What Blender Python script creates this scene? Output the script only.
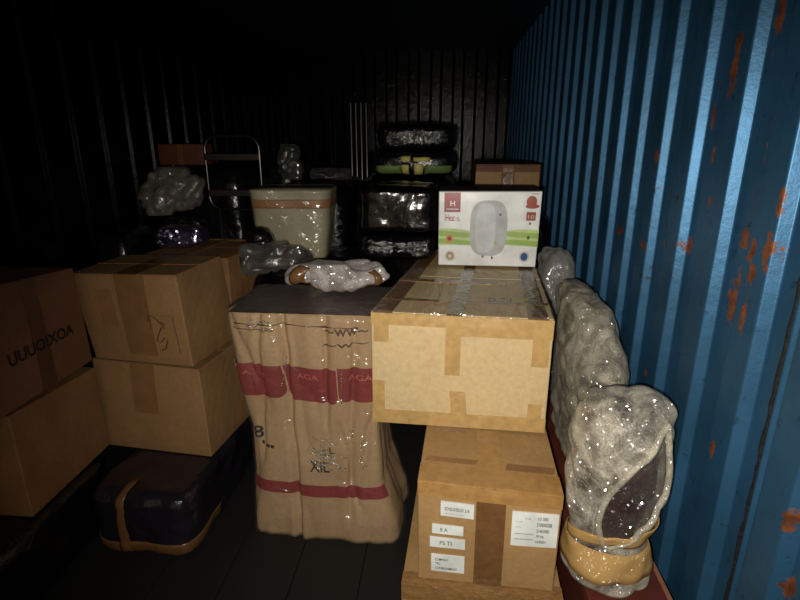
import bpy, bmesh, math, random
from mathutils import Vector, Matrix, noise
for o in list(bpy.data.objects): bpy.data.objects.remove(o)
scene = bpy.context.scene
col = scene.collection
R = math.radians

# ------------------------------------------------------------------ camera
CAM = Vector((0, 0, 1.5)); PITCH = R(17.1); YAW = R(4.75); FPX = 520.0
cd = bpy.data.cameras.new('camera'); cam = bpy.data.objects.new('camera', cd); col.objects.link(cam)
cam.location = CAM; cam.rotation_euler = (R(90) - PITCH, 0, YAW)
cd.sensor_width = 36; cd.sensor_fit = 'HORIZONTAL'; cd.lens = 36 * FPX / 800; cd.clip_start = .01
scene.camera = cam
# night air seen through the open doors behind the photographer
w = bpy.data.worlds.new('night'); scene.world = w; w.use_nodes = True
w.node_tree.nodes['Background'].inputs[0].default_value = (1.0, .80, .62, 1)
w.node_tree.nodes['Background'].inputs[1].default_value = .22
# the phone's flash, a hand's breadth beside the lens
ld = bpy.data.lights.new('phone_flash', 'SPOT'); flash = bpy.data.objects.new('phone_flash', ld); col.objects.link(flash)
flash.location = (-.02, .02, 1.455)
ld.energy = 110; ld.color = (1.0, .95, .85); ld.shadow_soft_size = .012
ld.spot_size = R(104); ld.spot_blend = 1.0
aim = Vector((.13, 1.6, .84)) - Vector(flash.location)
flash.rotation_euler = aim.to_track_quat('-Z', 'Y').to_euler()
vs = scene.view_settings
vs.view_transform = 'Standard'; vs.look = 'None'; vs.gamma = 1; vs.use_curve_mapping = False; vs.exposure = 0

# pixel -> world point (distance from the surface touched)
_F = Vector((-math.sin(YAW) * math.cos(PITCH), math.cos(YAW) * math.cos(PITCH), -math.sin(PITCH)))
_R = Vector((math.cos(YAW), math.sin(YAW), 0)); _U = _R.cross(_F)
def pix(x, y, X=None, Y=None, Z=None):
    d = _F + _R * ((x - 400) / FPX) - _U * ((y - 300) / FPX)
    t = X / d.x if X is not None else Y / d.y if Y is not None else (Z - CAM.z) / d.z
    return CAM + d * t

# ------------------------------------------------------------------ materials
def lin(c):
    return tuple(((v / 255) / 12.92 if v / 255 <= .04045 else ((v / 255 + .055) / 1.055) ** 2.4) for v in c) + (1,)
def newmat(name):
    m = bpy.data.materials.new(name); m.use_nodes = True
    nt = m.node_tree
    return m, nt, nt.nodes['Principled BSDF'], nt.nodes['Material Output']
def N(nt, t, **kw):
    n = nt.nodes.new(t)
    for k, v in kw.items():
        if k.startswith('i_'): n.inputs[k[2:].replace('_', ' ')].default_value = v
        else: setattr(n, k, v)
    return n
def mixc(nt, fac, a, b):
    n = nt.nodes.new('ShaderNodeMix'); n.data_type = 'RGBA'
    if isinstance(fac, float): n.inputs[0].default_value = fac
    else: nt.links.new(fac, n.inputs[0])
    for i, v in ((6, a), (7, b)):
        if isinstance(v, tuple): n.inputs[i].default_value = v
        else: nt.links.new(v, n.inputs[i])
    return n.outputs[2]
def ramp(nt, src, a, b):
    n = nt.nodes.new('ShaderNodeMapRange'); n.inputs[1].default_value = a; n.inputs[2].default_value = b
    n.clamp = True; nt.links.new(src, n.inputs[0]); return n.outputs[0]
def plain(name, c, rough=.6, metal=0, bump=None, spec=.5):
    m, nt, b, o = newmat(name)
    b.inputs['Roughness'].default_value = rough; b.inputs['Metallic'].default_value = metal
    b.inputs['Specular IOR Level'].default_value = spec
    tc = N(nt, 'ShaderNodeTexCoord')
    nz = N(nt, 'ShaderNodeTexNoise', i_Scale=(bump[0] if bump else 18.0), i_Detail=4.0); nt.links.new(tc.outputs['Object'], nz.inputs['Vector'])
    c0 = lin(c); dk = tuple(v * .8 for v in c0[:3]) + (1,)
    nt.links.new(mixc(nt, ramp(nt, nz.outputs[0], .35, .65), dk, c0), b.inputs['Base Color'])
    if bump:
        bp = N(nt, 'ShaderNodeBump', i_Strength=bump[1], i_Distance=bump[2]); nt.links.new(nz.outputs[0], bp.inputs['Height'])
        nt.links.new(bp.outputs[0], b.inputs['Normal'])
    return m
def cardboard(name, c, c2, seed=0.0, rough=.62):
    """kraft board: blotches, scuffs, faint vertical flutes and soft creases"""
    m, nt, b, o = newmat(name)
    tc = N(nt, 'ShaderNodeTexCoord'); mp = N(nt, 'ShaderNodeMapping'); mp.inputs[1].default_value = (seed, seed * 1.7, seed * .3)
    nt.links.new(tc.outputs['Object'], mp.inputs[0])
    n1 = N(nt, 'ShaderNodeTexNoise', i_Scale=4.5, i_Detail=5.0, i_Roughness=.6); nt.links.new(mp.outputs[0], n1.inputs['Vector'])
    n2 = N(nt, 'ShaderNodeTexNoise', i_Scale=60.0, i_Detail=3.0); nt.links.new(mp.outputs[0], n2.inputs['Vector'])
    wv = N(nt, 'ShaderNodeTexWave', i_Scale=40.0, i_Distortion=.4); nt.links.new(mp.outputs[0], wv.inputs['Vector'])
    base = mixc(nt, ramp(nt, n1.outputs[0], .38, .68), lin(c), lin(c2))
    base = mixc(nt, ramp(nt, n2.outputs[0], .35, 1.6), base, lin(tuple(v * .75 for v in c)))
    nt.links.new(base, b.inputs['Base Color'])
    b.inputs['Roughness'].default_value = rough; b.inputs['Specular IOR Level'].default_value = .35
    ad = N(nt, 'ShaderNodeMath', operation='MULTIPLY_ADD'); ad.inputs[1].default_value = .06
    nt.links.new(wv.outputs['Fac'], ad.inputs[0]); nt.links.new(n1.outputs[0], ad.inputs[2])
    bp = N(nt, 'ShaderNodeBump', i_Strength=.5, i_Distance=.012); nt.links.new(ad.outputs[0], bp.inputs['Height'])
    nt.links.new(bp.outputs[0], b.inputs['Normal'])
    return m
def crinkle(name, c, rough=.16, scale=14, strength=.6, dist=.02, spec=.6):
    """opaque plastic film, crinkled"""
    m, nt, b, o = newmat(name)
    tc = N(nt, 'ShaderNodeTexCoord')
    n1 = N(nt, 'ShaderNodeTexNoise', i_Scale=scale, i_Detail=5.0, i_Roughness=.6, i_Distortion=.8); nt.links.new(tc.outputs['Object'], n1.inputs['Vector'])
    b.inputs['Base Color'].default_value = lin(c); b.inputs['Roughness'].default_value = rough
    b.inputs['Specular IOR Level'].default_value = spec
    bp = N(nt, 'ShaderNodeBump', i_Strength=strength, i_Distance=dist); nt.links.new(n1.outputs[0], bp.inputs['Height'])
    nt.links.new(bp.outputs[0], b.inputs['Normal'])
    return m
def clearfilm(name, gloss=.10, haze=.04, scale=(9, 9, 26), rough=.12, tint=(255, 250, 240), strength=.9, rot=(.5, .9, .3)):
    """clear stretch film: see-through, with glossy creases and a little milkiness"""
    m, nt, b, o = newmat(name); nt.nodes.remove(b)
    tc = N(nt, 'ShaderNodeTexCoord'); mp = N(nt, 'ShaderNodeMapping'); mp.inputs[3].default_value = scale; mp.inputs[2].default_value = rot
    nt.links.new(tc.outputs['Object'], mp.inputs[0])
    n1 = N(nt, 'ShaderNodeTexNoise', i_Scale=1.0, i_Detail=2.0, i_Distortion=1.2); nt.links.new(mp.outputs[0], n1.inputs['Vector'])
    bp = N(nt, 'ShaderNodeBump', i_Strength=strength, i_Distance=.03); nt.links.new(n1.outputs[0], bp.inputs['Height'])
    g = N(nt, 'ShaderNodeBsdfGlossy', i_Roughness=rough); nt.links.new(bp.outputs[0], g.inputs['Normal'])
    d = N(nt, 'ShaderNodeBsdfDiffuse'); d.inputs[0].default_value = lin(tint)
    t = N(nt, 'ShaderNodeBsdfTransparent')
    m1 = N(nt, 'ShaderNodeMixShader'); m1.inputs[0].default_value = haze; nt.links.new(t.outputs[0], m1.inputs[1]); nt.links.new(d.outputs[0], m1.inputs[2])
    m2 = N(nt, 'ShaderNodeMixShader'); m2.inputs[0].default_value = gloss; nt.links.new(m1.outputs[0], m2.inputs[1]); nt.links.new(g.outputs[0], m2.inputs[2])
    nt.links.new(m2.outputs[0], o.inputs[0]); return m
def sparkle(nt, tc, scale, amount, rough):
    """glossy lobe whose normal is tipped at random from cell to cell, as on many small bubbles or sequins"""
    v = N(nt, 'ShaderNodeTexVoronoi', i_Scale=float(scale)); nt.links.new(tc.outputs['Object'], v.inputs['Vector'])
    s1 = N(nt, 'ShaderNodeVectorMath', operation='SUBTRACT'); nt.links.new(v.outputs['Color'], s1.inputs[0]); s1.inputs[1].default_value = (.5, .5, .5)
    s2 = N(nt, 'ShaderNodeVectorMath', operation='SCALE'); nt.links.new(s1.outputs[0], s2.inputs[0]); s2.inputs['Scale'].default_value = amount
    ge = N(nt, 'ShaderNodeNewGeometry'); s3 = N(nt, 'ShaderNodeVectorMath', operation='ADD'); nt.links.new(ge.outputs['Normal'], s3.inputs[0]); nt.links.new(s2.outputs[0], s3.inputs[1])
    s4 = N(nt, 'ShaderNodeVectorMath', operation='NORMALIZE'); nt.links.new(s3.outputs[0], s4.inputs[0])
    g = N(nt, 'ShaderNodeBsdfGlossy', i_Roughness=rough); nt.links.new(s4.outputs[0], g.inputs['Normal'])
    return g, v
def bubblewrap(name, opac_lo, opac_hi, tint=(205, 198, 180), scale=200, wisp=.22, gloss=.17):
    """bubble wrap: sparkling domes in milky film, cloudier in patches, white wisps along its folds"""
    m, nt, b, o = newmat(name); nt.nodes.remove(b)
    tc = N(nt, 'ShaderNodeTexCoord')
    g, v = sparkle(nt, tc, scale, 1.5, .2)
    n0 = N(nt, 'ShaderNodeTexNoise', i_Scale=8.0, i_Detail=4.0, i_Distortion=1.5); nt.links.new(tc.outputs['Object'], n0.inputs['Vector'])
    n1 = N(nt, 'ShaderNodeTexNoise', i_Scale=6.0, i_Detail=3.0, i_Distortion=2.5); nt.links.new(tc.outputs['Object'], n1.inputs['Vector'])
    d = N(nt, 'ShaderNodeBsdfDiffuse'); d.inputs[0].default_value = lin(tint)
    t = N(nt, 'ShaderNodeBsdfTransparent')
    op = N(nt, 'ShaderNodeMapRange'); op.inputs[1].default_value = .38; op.inputs[2].default_value = .62
    op.inputs[3].default_value = opac_lo; op.inputs[4].default_value = opac_hi; nt.links.new(n0.outputs[0], op.inputs[0])
    ring = N(nt, 'ShaderNodeMapRange'); ring.inputs[1].default_value = .1; ring.inputs[2].default_value = .6
    ring.inputs[3].default_value = .6; ring.inputs[4].default_value = 1.35; nt.links.new(v.outputs['Distance'], ring.inputs[0])
    mu = N(nt, 'ShaderNodeMath', operation='MULTIPLY'); nt.links.new(op.outputs[0], mu.inputs[0]); nt.links.new(ring.outputs[0], mu.inputs[1])
    w1 = N(nt, 'ShaderNodeMath', operation='SUBTRACT'); w1.inputs[1].default_value = .5; nt.links.new(n1.outputs[0], w1.inputs[0])
    w2 = N(nt, 'ShaderNodeMath', operation='ABSOLUTE'); nt.links.new(w1.outputs[0], w2.inputs[0])
    w3 = N(nt, 'ShaderNodeMapRange'); w3.inputs[1].default_value = 0; w3.inputs[2].default_value = .05; w3.inputs[3].default_value = wisp; w3.inputs[4].default_value = 0; nt.links.new(w2.outputs[0], w3.inputs[0])
    a1 = N(nt, 'ShaderNodeMath', operation='ADD'); nt.links.new(mu.outputs[0], a1.inputs[0]); nt.links.new(w3.outputs[0], a1.inputs[1])
    lw = N(nt, 'ShaderNodeLayerWeight', i_Blend=.2)      # film seen edge-on is milkier
    ad = N(nt, 'ShaderNodeMath', operation='MULTIPLY_ADD', use_clamp=True); ad.inputs[1].default_value = .45
    nt.links.new(lw.outputs['Facing'], ad.inputs[0]); nt.links.new(a1.outputs[0], ad.inputs[2])
    m1 = N(nt, 'ShaderNodeMixShader'); nt.links.new(ad.outputs[0], m1.inputs[0]); nt.links.new(t.outputs[0], m1.inputs[1]); nt.links.new(d.outputs[0], m1.inputs[2])
    m2 = N(nt, 'ShaderNodeMixShader'); m2.inputs[0].default_value = gloss; nt.links.new(m1.outputs[0], m2.inputs[1]); nt.links.new(g.outputs[0], m2.inputs[2])
    nt.links.new(m2.outputs[0], o.inputs[0]); return m
def wallpaint(name, c, c2, patches=(), rough=.32, chips=True, spec=.5, metal=.0, bump=.25):
    m, nt, b, o = newmat(name)
    tc = N(nt, 'ShaderNodeTexCoord')
    n1 = N(nt, 'ShaderNodeTexNoise', i_Scale=3.0, i_Detail=6.0, i_Roughness=.65); nt.links.new(tc.outputs['Object'], n1.inputs['Vector'])
    n2 = N(nt, 'ShaderNodeTexNoise', i_Scale=22.0, i_Detail=6.0, i_Roughness=.7); nt.links.new(tc.outputs['Object'], n2.inputs['Vector'])
    base = mixc(nt, ramp(nt, n1.outputs[0], .36, .66), lin(c), lin(c2))
    base = mixc(nt, ramp(nt, n2.outputs[0], .60, .70), base, lin(tuple(v * .6 for v in c)))
    mask = None
    for (ctr, ry, rz) in patches:
        s = N(nt, 'ShaderNodeVectorMath', operation='SUBTRACT'); nt.links.new(tc.outputs['Object'], s.inputs[0]); s.inputs[1].default_value = ctr
        k = N(nt, 'ShaderNodeVectorMath', operation='MULTIPLY'); nt.links.new(s.outputs[0], k.inputs[0]); k.inputs[1].default_value = (0, 1 / ry, 1 / rz)
        l = N(nt, 'ShaderNodeVectorMath', operation='LENGTH'); nt.links.new(k.outputs[0], l.inputs[0])
        if mask is None: mask = l.outputs['Value']
        else:
            mn = N(nt, 'ShaderNodeMath', operation='MINIMUM'); nt.links.new(mask, mn.inputs[0]); nt.links.new(l.outputs['Value'], mn.inputs[1]); mask = mn.outputs[0]
    rustc = mixc(nt, ramp(nt, n2.outputs[0], .4, .62), lin((132, 74, 40)), lin((84, 46, 28)))
    if mask is not None:
        n4 = N(nt, 'ShaderNodeTexNoise', i_Scale=34.0, i_Detail=5.0, i_Roughness=.7); nt.links.new(tc.outputs['Object'], n4.inputs['Vector'])
        a = N(nt, 'ShaderNodeMath', operation='MULTIPLY_ADD'); nt.links.new(n4.outputs[0], a.inputs[0]); a.inputs[1].default_value = 3.4
        nt.links.new(mask, a.inputs[2])
        rm = ramp(nt, a.outputs[0], 2.55, 2.38); base = mixc(nt, rm, base, rustc)
        mt = N(nt, 'ShaderNodeMapRange'); mt.inputs[3].default_value = metal; mt.inputs[4].default_value = 0; nt.links.new(rm, mt.inputs[0]); nt.links.new(mt.outputs[0], b.inputs['Metallic'])
    if chips:
        n3 = N(nt, 'ShaderNodeTexNoise', i_Scale=11.0, i_Detail=7.0, i_Roughness=.75); nt.links.new(tc.outputs['Object'], n3.inputs['Vector'])
        base = mixc(nt, ramp(nt, n3.outputs[0], .685, .70), base, rustc)
    nt.links.new(base, b.inputs['Base Color']); b.inputs['Roughness'].default_value = rough
    b.inputs['Specular IOR Level'].default_value = spec
    bp = N(nt, 'ShaderNodeBump', i_Strength=bump, i_Distance=.006); nt.links.new(n2.outputs[0], bp.inputs['Height']); nt.links.new(bp.outputs[0], b.inputs['Normal'])
    return m

# ------------------------------------------------------------------ object helpers
def link(name, me, mat, parent=None, smooth=False):
    o = bpy.data.objects.new(name, me); col.objects.link(o); o.parent = parent
    if mat and not me.materials: me.materials.append(mat)
    if smooth:
        for p in me.polygons: p.use_smooth = True
    return o
def mesh(name, vs_, fs_):
    me = bpy.data.meshes.new(name); me.from_pydata([tuple(v) for v in vs_], [], fs_); me.update(); return me
def tag(o, label, cat, group=None):
    o['label'] = label; o['category'] = cat
    if group: o['group'] = group
    return o
def thing(name, label, cat, loc=(0, 0, 0), group=None):
    o = bpy.data.objects.new(name, None); col.objects.link(o); o.location = loc; o.empty_display_size = .05
    return tag(o, label, cat, group)
def struct(o): o['kind'] = 'structure'; return o
def local(parent, pts):
    l = Vector(parent.location) if parent else Vector()
    return [Vector(p) - l for p in pts]
def grid(fn, nu, nv, wrap=False):
    """fn(i,j)->point; returns verts, faces"""
    cu = nu if wrap else nu + 1
    v = [fn(i, j) for j in range(nv + 1) for i in range(cu)]
    f = []
    for j in range(nv):
        for i in range(nu):
            a = j * cu + i; b_ = j * cu + (i + 1) % cu
            f.append((a, b_, b_ + cu, a + cu))
    return v, f
def box_mesh(name, x0, x1, y0, y1, z0, z1, bev=0):
    bm = bmesh.new(); bmesh.ops.create_cube(bm, size=1)
    for v in bm.verts: v.co = ((x0 + x1) / 2 + v.co.x * (x1 - x0), (y0 + y1) / 2 + v.co.y * (y1 - y0), (z0 + z1) / 2 + v.co.z * (z1 - z0))
    if bev: bmesh.ops.bevel(bm, geom=bm.edges[:], offset=bev, segments=2, affect='EDGES', profile=.5)
    me = bpy.data.meshes.new(name); bm.to_mesh(me); bm.free(); return me
def tube_mesh(name, pts, r, n=10, closed=False):
    pts = [Vector(p) for p in pts]; m = len(pts); vs_ = []; fs_ = []
    for i, p in enumerate(pts):
        a = pts[(i - 1) % m] if (closed or i > 0) else p; b_ = pts[(i + 1) % m] if (closed or i < m - 1) else p
        t = (b_ - a).normalized(); ref = Vector((0, 1, 0)) if abs(t.y) < .9 else Vector((1, 0, 0))
        u = t.cross(ref).normalized(); w_ = t.cross(u)
        for k in range(n):
            an = 2 * math.pi * k / n; vs_.append(p + (u * math.cos(an) + w_ * math.sin(an)) * r)
    for i in range(m if closed else m - 1):
        j = (i + 1) % m
        for k in range(n): fs_.append((i * n + k, i * n + (k + 1) % n, j * n + (k + 1) % n, j * n + k))
    if not closed: fs_.append(tuple(range(n))[::-1]); fs_.append(tuple((m - 1) * n + k for k in range(n)))
    return mesh(name, vs_, fs_)

FACES = {'front': (0, 1, 5, 4), 'right': (1, 2, 6, 5), 'left': (3, 0, 4, 7), 'back': (2, 3, 7, 6), 'top': (4, 5, 6, 7), 'bottom': (3, 2, 1, 0)}
class Hex:
    """a carton with eight free corners and slightly bulging walls"""
    def __init__(s, base, wdh, rot=0, jit=(), bulge=.004, seed=0, top_sag=0.0):
        w_, d_, h_ = wdh; c, sn = math.cos(R(rot)), math.sin(R(rot)); b = Vector(base)
        ux = Vector((c, sn, 0)); uy = Vector((-sn, c, 0)); uz = Vector((0, 0, 1))
        s.c = [b, b + ux * w_, b + ux * w_ + uy * d_, b + uy * d_]
        s.c += [p + uz * h_ for p in s.c]
        for i, dv in jit: s.c[i] = s.c[i] + Vector(dv)
        s.bulge = bulge; s.seed = seed; s.sag = top_sag
        s.ctr = sum(s.c, Vector()) / 8
        s.base = (s.c[0] + s.c[1] + s.c[2] + s.c[3]) / 4
    def P(s, face, u, v, off=0):
        a, b, c, d = (s.c[i] for i in FACES[face])
        p = a * ((1 - u) * (1 - v)) + b * (u * (1 - v)) + c * (u * v) + d * ((1 - u) * v)
        n = ((b - a) * (1 - v) + (c - d) * v).cross((d - a) * (1 - u) + (c - b) * u).normalized()
        e = max(0, min(1, u)) ; g = max(0, min(1, v))
        k = 16 * e * (1 - e) * g * (1 - g)
        nz = noise.noise(Vector((u * 2.3 + s.seed, v * 2.3 + len(face), s.seed * .7))) * .006
        bl = s.bulge if face != 'bottom' else 0
        if face == 'top': bl = -s.sag; nz *= .3
        if face == 'bottom': nz = 0
        return p + n * (k ** .6 * (bl + nz) + off)
    def body(s, parent, mat, name='carton_body', n=12):
        vs_ = []; fs_ = []
        for fc in FACES:
            v, f = grid(lambda i, j: s.P(fc, i / n, j / n), n, n)
            o = len(vs_); vs_ += v; fs_ += [tuple(a + o for a in q) for q in f]
        bm = bmesh.new(); vv = [bm.verts.new(p) for p in local(parent, vs_)]
        for q in fs_: bm.faces.new([vv[i] for i in q])
        bmesh.ops.remove_doubles(bm, verts=bm.verts[:], dist=.0005)
        sharp = [e for e in bm.edges if len(e.link_faces) == 2 and e.calc_face_angle(0) > .9]
        bmesh.ops.bevel(bm, geom=sharp, offset=.004, segments=2, affect='EDGES', profile=.5)
        me = bpy.data.meshes.new(name); bm.to_mesh(me); bm.free()
        return link(name, me, mat, parent, smooth=False)
    def slab(s, parent, name, mat, face, u0, u1, v0, v1, off=.0015, nu=None, nv=None, wob=0.0, shear=0.0, label=None, th=None):
        """a thin sheet lying on a face: tape, flap, sticker"""
        nu = nu or max(2, int(abs(u1 - u0) * 12) + 1); nv = nv or max(2, int(abs(v1 - v0) * 12) + 1)
        def uv(i, j):
            a, b = i / nu, j / nv
            return u0 + (u1 - u0) * a + shear * b, v0 + (v1 - v0) * b
        def top(i, j):
            u, v = uv(i, j)
            k = wob * noise.noise(Vector((u * 30, v * 30, s.seed)))
            return s.P(face, u, v, off + abs(k))
        v, f = grid(top, nu, nv); base = len(v)
        loop = [(i, 0) for i in range(nu)] + [(nu, j) for j in range(nv)] + [(i, nv) for i in range(nu, 0, -1)] + [(0, j) for j in range(nv, 0, -1)]
        dn = off - (th or off + .0004)
        for (i, j) in loop:
            u, w_ = uv(i, j); v.append(s.P(face, u, w_, dn))
        L = len(loop)
        for k in range(L):
            (i, j), (i2, j2) = loop[k], loop[(k + 1) % L]
            f.append((j2 * (nu + 1) + i2, j * (nu + 1) + i, base + k, base + (k + 1) % L))
        o = link(name, mesh(name, local(parent, v), f), mat, parent)
        if label: o['label'] = label
        return o
    def text(s, parent, name, mat, face, body, u, v, hgt, off=.002, width=None, rot=0.0, font_shear=0, bold=.012):
        """flat lettering on a face: u,v of its lower left, height and width in face units"""
        me = text_mesh(body, font_shear, bold)
        xs = [q.co.x for q in me.vertices]; ys = [q.co.y for q in me.vertices]
        x0, x1, y0, y1 = min(xs), max(xs), min(ys), max(ys)
        kw = (width / (x1 - x0)) if width else hgt / (y1 - y0); kh = hgt / (y1 - y0)
        lp = Vector(parent.matrix_world.translation) if parent else Vector()
        lp = Vector(parent.location) + (Vector(parent.parent.location) if parent.parent else Vector())
        for q in me.vertices:
            a = (q.co.x - x0) * kw; b = (q.co.y - y0) * kh
            q.co = s.P(face, u + a, v + b + a * rot, off) - lp
        me.update(); return link(name, me, mat, parent)
def text_mesh(body, shear=0, bold=.012):
    cu = bpy.data.curves.new('lettering', 'FONT'); cu.body = body; cu.resolution_u = 3; cu.shear = shear; cu.offset = bold
    ob = bpy.data.objects.new('lettering', cu); col.objects.link(ob)
    dg = bpy.context.evaluated_depsgraph_get(); me = bpy.data.meshes.new_from_object(ob.evaluated_get(dg))
    bpy.data.objects.remove(ob); bpy.data.curves.remove(cu); me.name = 'lettering'; return me

class Loft:
    """lumpy closed body: superellipse sections over height; fn(v)->(cx,cy,z,hw,hd,n); crumple by noise"""
    def __init__(s, fn, rot=0, amp=.012, fs=7.0, amp2=.004, fs2=25.0, seed=0, zs=1.0, zmin=None, zmax=None, extra=None):
        s.fn = fn; s.c, s.sn = math.cos(R(rot)), math.sin(R(rot)); s.amp = amp; s.fs = fs; s.amp2 = amp2; s.fs2 = fs2; s.seed = seed; s.zs = zs; s.zmin = zmin; s.zmax = zmax; s.extra = extra
    def P(s, th, v, off=0):
        cx, cy, z, hw, hd, n = s.fn(v)
        c_, s_ = math.cos(th), math.sin(th)
        r = (abs(c_) ** n + abs(s_) ** n) ** (-1 / n)
        dx, dy = c_ * r, s_ * r
        q = Vector((dx * hw, dy * hd, 0)); nn = Vector((dx / max(hw, .02), dy / max(hd, .02), 0)).normalized()
        z1 = s.fn(min(1, v + .01)); z0 = s.fn(max(0, v - .01))
        dr = (z1[3] - z0[3]); dz = (z1[2] - z0[2])
        nv = Vector((nn.x * dz, nn.y * dz, -dr)); nv = nv.normalized() if nv.length > 1e-6 else Vector((0, 0, 1 if v > .5 else -1))
        p = Vector((cx + q.x * s.c - q.y * s.sn, cy + q.x * s.sn + q.y * s.c, z))
        nv = Vector((nv.x * s.c - nv.y * s.sn, nv.x * s.sn + nv.y * s.c, nv.z))
        k = Vector((p.x, p.y, p.z * s.zs))
        sd = Vector((s.seed * 3.1, s.seed * 1.3, s.seed))
        d = s.amp * noise.noise(k * s.fs + sd) + s.amp2 * (abs(noise.noise(k * s.fs2 + sd)) * 2 - .6)
        if s.extra: d += s.extra(p)
        p = p + nv * (d + off)
        if s.zmin is not None and p.z < s.zmin: p.z = s.zmin
        if s.zmax is not None and p.z > s.zmax + off: p.z = s.zmax + off
        return p
    def body(s, parent, mat, name, nu=64, nv=40, off=0, v0=0, v1=1, keep=None):
        v, f = grid(lambda i, j: s.P(2 * math.pi * i / nu, v0 + (v1 - v0) * j / nv, off), nu, nv, wrap=True)
        if v0 == 0: f.append(tuple(range(nu))[::-1])
        if v1 == 1: f.append(tuple(nv * nu + k for k in range(nu)))
        if keep: f = [q for q in f if len(q) > 4 or keep(sum((v[i] for i in q), Vector()) / 4)]
        return link(name, mesh(name, local(parent, v), f), mat, parent, smooth=True)
    def band(s, parent, name, mat, t0, t1, v0, v1, off=.003, nu=None, nv=None, slope=0.0, thick=.002):
        nu = nu or max(3, int(abs(t1 - t0) / .09)); nv = nv or max(3, int(abs(v1 - v0) * 40))
        def pt(o): return lambda i, j: s.P(t0 + (t1 - t0) * i / nu, v0 + (v1 - v0) * j / nv + slope * (i / nu - .5), o)
        a, fa = grid(pt(off), nu, nv); b, fb = grid(pt(off - thick), nu, nv); k = len(a); f = fa + [tuple(i + k for i in q)[::-1] for q in fb]
        W = nu + 1
        for i in range(nu): f += [(i + 1, i, k + i, k + i + 1), (nv * W + i, nv * W + i + 1, k + nv * W + i + 1, k + nv * W + i)]
        for j in range(nv): f += [(j * W, (j + 1) * W, k + (j + 1) * W, k + j * W), ((j + 1) * W + nu, j * W + nu, k + j * W + nu, k + (j + 1) * W + nu)]
        return link(name, mesh(name, local(parent, a + b), f), mat, parent, smooth=True)
def bundle_fn(cx, cy, z0, w_, d_, h_, n=4.0, m=5.0, lean=(0, 0)):
    """profile of a wrapped bale: superellipsoid between z0 and z0+h"""
    def fn(v):
        # v is spaced by angle so both ends close smoothly
        a = math.pi * (v - .5); s_, c_ = math.sin(a), max(0.0, math.cos(a))
        r = (abs(s_) ** m + c_ ** m) ** (-1 / m)
        t, k = s_ * r, max(c_ * r, .004)
        return (cx + lean[0] * (t + 1) / 2, cy + lean[1] * (t + 1) / 2, z0 + h_ * (t + 1) / 2, w_ / 2 * k, d_ / 2 * k, n)
    return fn

# ------------------------------------------------------------------ the container
XR, XL, YB, YD, ZC = .67, -1.68, 5.9, -.35, 2.39
PIT = .2165
def rustp(px, py, ry, rz):
    return (tuple(pix(px, py, X=XR + .01)), ry, rz)
RUST = [rustp(737, 240, .025, .03), rustp(727, 300, .035, .075), rustp(757, 251, .016, .03), rustp(773, 250, .018, .05), rustp(757, 272, .02, .03),
        rustp(748, 315, .012, .05), rustp(764, 135, .014, .12), rustp(752, 195, .012, .10), rustp(646, 245, .03, .02), rustp(663, 246, .035, .08), rustp(683, 248, .02, .03), rustp(622, 231, .05, .02),
        rustp(741, 60, .015, .09), rustp(773, 15, .02, .06), rustp(792, 517, .015, .03), rustp(782, 586, .015, .04), rustp(660, 155, .015, .04), rustp(708, 155, .015, .03), rustp(785, 203, .01, .03), rustp(714, 201, .012, .02), rustp(706, 120, .01, .05), rustp(716, 450, .01, .03), rustp(648, 372, .02, .02)]
M_RIGHT = wallpaint('blue_paint_rusty', (54, 100, 136), (44, 86, 116), RUST, rough=.42, metal=.5, spec=.4)
M_LEFT = wallpaint('blue_paint_shaded', (6, 6, 7), (5, 5, 6), (), rough=.2, spec=.05, chips=False)  # same blue paint, near-black colour standing in for the weak flash here
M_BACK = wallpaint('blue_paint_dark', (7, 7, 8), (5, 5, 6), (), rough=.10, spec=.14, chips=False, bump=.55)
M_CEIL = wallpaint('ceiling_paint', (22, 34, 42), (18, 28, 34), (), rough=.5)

def profile(s0, s1, pitch, phase, depth=.032, run=.014, crest=.45, r=.0045):
    """(s, d) polyline along a corrugated sheet: d=0 inner crest, d=depth trough; bends rounded by short facets"""
    def bend(p, q, t, n=4):      # rounded corner at q between p and t
        a = (Vector(p) - Vector(q)).normalized() * r; b = (Vector(t) - Vector(q)).normalized() * r; q = Vector(q)
        return [tuple((q + a) * (1 - k) ** 2 + q * 2 * k * (1 - k) + (q + b) * k ** 2) for k in [i / n for i in range(n + 1)]]
    raw = []; k = math.floor((s0 - phase) / pitch) - 1
    while phase + k * pitch < s1 + 2 * pitch:
        b = phase + k * pitch
        raw += [(b, depth), (b + run, 0), (b + run + crest * (pitch - 2 * run), 0), (b + 2 * run + crest * (pitch - 2 * run), depth)]; k += 1
    out = []
    for p, q, t in zip(raw, raw[1:], raw[2:]): out += bend(p, q, t)
    return [(min(s1, max(s0, s)), d) for s, d in out if s0 - pitch <= s <= s1 + pitch]
def corrugated(name, place, prof, z0, z1, mat, flip):
    zs = [z0 + (z1 - z0) * i / 6 for i in range(7)]
    n = len(prof) - 1
    v, f = grid(lambda i, j: place(prof[i][0], prof[i][1], zs[j]), n, 6)
    if flip: f = [q[::-1] for q in f]
    o = link(name, mesh(name, v, f), mat, None, smooth=False); return struct(o)
ph_r = pix(732, 200, X=XR + .016).y - .008
wr = corrugated('wall_right', lambda s, d, z: Vector((XR + d, s, z)), profile(YD, YB + .06, PIT, ph_r, .027, .0125), 0, ZC, M_RIGHT, False)
ph_l = pix(43, 140, X=XL).y - .008
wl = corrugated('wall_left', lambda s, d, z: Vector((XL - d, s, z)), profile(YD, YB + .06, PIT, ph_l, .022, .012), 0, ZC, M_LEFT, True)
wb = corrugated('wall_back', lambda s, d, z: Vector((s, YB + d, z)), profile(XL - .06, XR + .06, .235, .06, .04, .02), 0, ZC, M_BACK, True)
M_SEAM = plain('weld_rust', (8, 7, 7), .8, bump=(60, .8, .01))
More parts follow.
